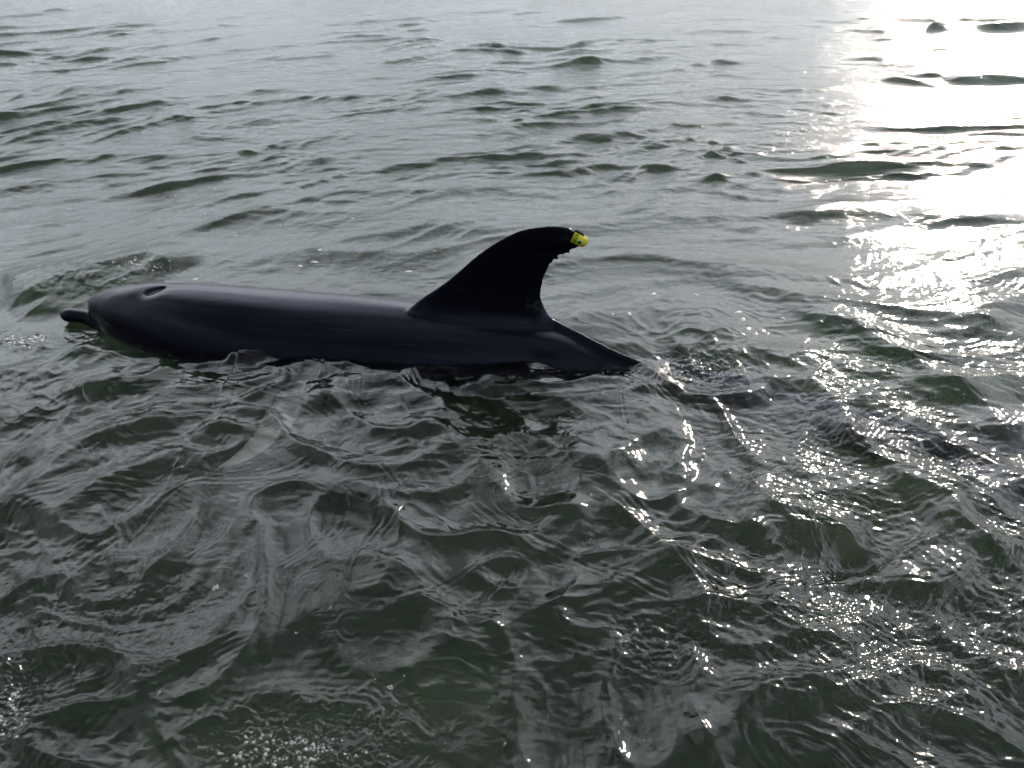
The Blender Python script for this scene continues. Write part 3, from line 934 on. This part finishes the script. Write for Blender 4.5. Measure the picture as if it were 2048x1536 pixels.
for n_b in (1, 2, 3, 5):
    items = []
    for k in range(n_b):
        r = 1.0 if k == 0 else rnd.uniform(.35, .75)
        a = rnd.uniform(0, 6.28)
        d_ = 0 if k == 0 else rnd.uniform(1.0, 1.6)
        items.append((d_ * math.cos(a), d_ * math.sin(a), -.1, r))
    me = domes_mesh('bubble', items); me.materials.append(bum)
    kinds.append(me)
fleck = domes_mesh('bubble', [(0, 0, -.1, 1.0, .5), (.9, .3, -.1, .7, .5), (-.8, -.2, -.1, .6, .5)]); fleck.materials.append(fom)
FRONT = [(433, 855, 7, 2), (438, 1195, 9, 3), (497, 1168, 6, 2), (1180, 1012, 7, 2), (1180, 1090, 4, 1), (840, 790, 4, 1), (1065, 743, 5, 1), (783, 1385, 7, 3),
         (377, 1097, 5, 0), (1150, 947, 4, 0), (1240, 1135, 4, 0), (1333, 1265, 4, 0), (145, 1142, 5, 1), (370, 952, 4, 1), (535, 1085, 3, 0), (660, 1133, 4, 1), (630, 1048, 3, 0),
         (605, 1195, 3, 0), (665, 1235, 4, 1), (445, 1150, 3, 0), (390, 1172, 3, 0), (363, 1225, 3, 0), (595, 1283, 4, 1), (715, 1288, 3, 0), (810, 1365, 4, 0), (752, 1372, 4, 0),
         (1235, 1480, 5, 1), (1285, 1495, 4, 0), (1175, 1470, 3, 0), (1400, 1092, 5, 0), (1850, 1500, 5, 0), (1560, 1125, 3, 0), (1605, 1125, 3, 0), (1690, 1020, 3, 0), (2035, 1000, 3, 0), (2010, 1022, 3, 0),
         (725, 910, 4, 1), (560, 925, 3, 0), (1010, 1495, 5, 1), (330, 1410, 5, 1), (960, 700, 4, 0)]
BACK = [(600, 532, 6, 4), (628, 525, 8, 4), (817, 540, 7, 4), (1380, 715, 5, 1), (1306, 590, 7, 4), (1258, 632, 6, 4), (1485, 643, 9, 4), (1475, 630, 8, 4), (1392, 592, 5, 4), (1565, 640, 5, 4),
        (430, 377, 4, 4), (350, 388, 3, 4), (688, 438, 4, 2), (705, 438, 4, 4), (780, 465, 3, 0), (640, 505, 5, 4), (390, 560, 6, 4), (250, 568, 6, 3), (1225, 632, 4, 4), (1640, 655, 5, 4), (1950, 872, 6, 3),
        (1965, 885, 5, 2), (1905, 800, 5, 3), (1920, 808, 4, 1), (870, 505, 3, 4), (470, 470, 3, 4), (410, 430, 3, 4), (300, 505, 4, 2), (560, 450, 3, 4), (1180, 560, 4, 0)]
FRONT_L = 'f'
def bubble_label(px, py, r, kd, front):
    look = ('single clear bubble', 'pair of clear bubbles', 'cluster of three clear bubbles', 'tight knot of clear bubbles', 'flat white foam fleck')[kd]
    size = 'tiny' if r <= 3 else 'small' if r <= 5 else 'larger'
    if front:
        zone = ('beside the pale flipper' if px < 700 and py < 1000 else 'just below the fin reflection' if py < 880 else
                'near the bottom edge under the fin' if py > 1350 and px > 600 else 'in the lower left water' if px < 700 else
                'left of the bottom centre' if px < 1000 else 'over the submerged tail' if px > 1900 and py < 1100 else 'in the dark lower right water' if px > 1350 else 'on the dark water below the fin')
    else:
        zone = ('by the swell over the head' if px < 420 and py > 480 else 'on the ripples at far left' if px < 500 else 'above the back of the dolphin' if px < 760 else
                'just left of the tall fin' if px < 1000 else 'right of the fin and its tag' if px < 1350 else 'near the swirl behind the tail stock' if px < 1700 else 'on the wake at the right edge')
    return f'{size} {look} floating {zone}'
for lst, lab, grp in ((FRONT, FRONT_L, 'bubbles on the dark water in front of the dolphin'),
                      (BACK, 'b', 'bubbles on the pale water behind the dolphin')):
    for px, py, r, kd in lst:
        q = at(px, py)
        z = hgt_at(q[0], q[1])
        o = bpy.data.objects.new('bubble', kinds[kd] if kd < 4 else fleck)
        C.objects.link(o)
        rr = r * .5 * (q[1] * cP + CAM_H * sP) / FL * 1.25
        o.location = (q[0] , q[1], z)
        o.scale = (rr, rr, rr)
        o.rotation_euler = (0, 0, rnd.uniform(0, 6.28))
        o['label'] = bubble_label(px, py, r, kd, lab == FRONT_L); o['category'] = 'bubble'; o['group'] = grp
FROTH = [((400, 720, 1478, 1560), 380, (.8, 5.0), 'white froth of bubbles churning at the bottom edge of the water'),
         ((-10, 70, 1370, 1510), 170, (.8, 4.6), 'small bubbly froth on the dark water at the lower left edge'),
         ((-20, 120, 668, 702), 130, (1.0, 3.2), 'thin line of white froth on the water before the beak'),
         ((210, 380, 532, 556), 90, (.8, 2.4), 'froth on the crest of the wavelet behind the head'),
         ((1320, 1500, 700, 770), 150, (.8, 2.6), 'froth in the swirl of water behind the tail stock')]
for (x0, x1, y0, y1), n_f, (r0, r1), lab in FROTH:
    P_, R_ = [], []
    for k in range(n_f):
        u, v = rnd.random(), rnd.random()
        cx, cy = (x0 + x1) / 2, (y0 + y1) / 2
        a = rnd.uniform(0, 6.28); rad = math.sqrt(u) * (.6 + .4 * math.sin(3 * a + 1) ** 2)
        px, py = cx + rad * math.cos(a) * (x1 - x0) / 2, cy + rad * math.sin(a) * (y1 - y0) / 2
        P_.append(at(px, py)); R_.append(r0 + (r1 - r0) * v ** 3)
    P_ = np.array(P_)
    hz = water_height(P_[:, 0], P_[:, 1])
    its = [(P_[k, 0], P_[k, 1], hz[k] - .0004, R_[k] * (P_[k, 1] * cP + CAM_H * sP) / FL, .8, 7, 3) for k in range(n_f)]
    me = domes_mesh('froth', its)
    me.materials.append(bum if y0 > 1300 else fom)
    o = bpy.data.objects.new('froth', me); C.objects.link(o)
    o['kind'] = 'stuff'; o['label'] = lab; o['category'] = 'froth'
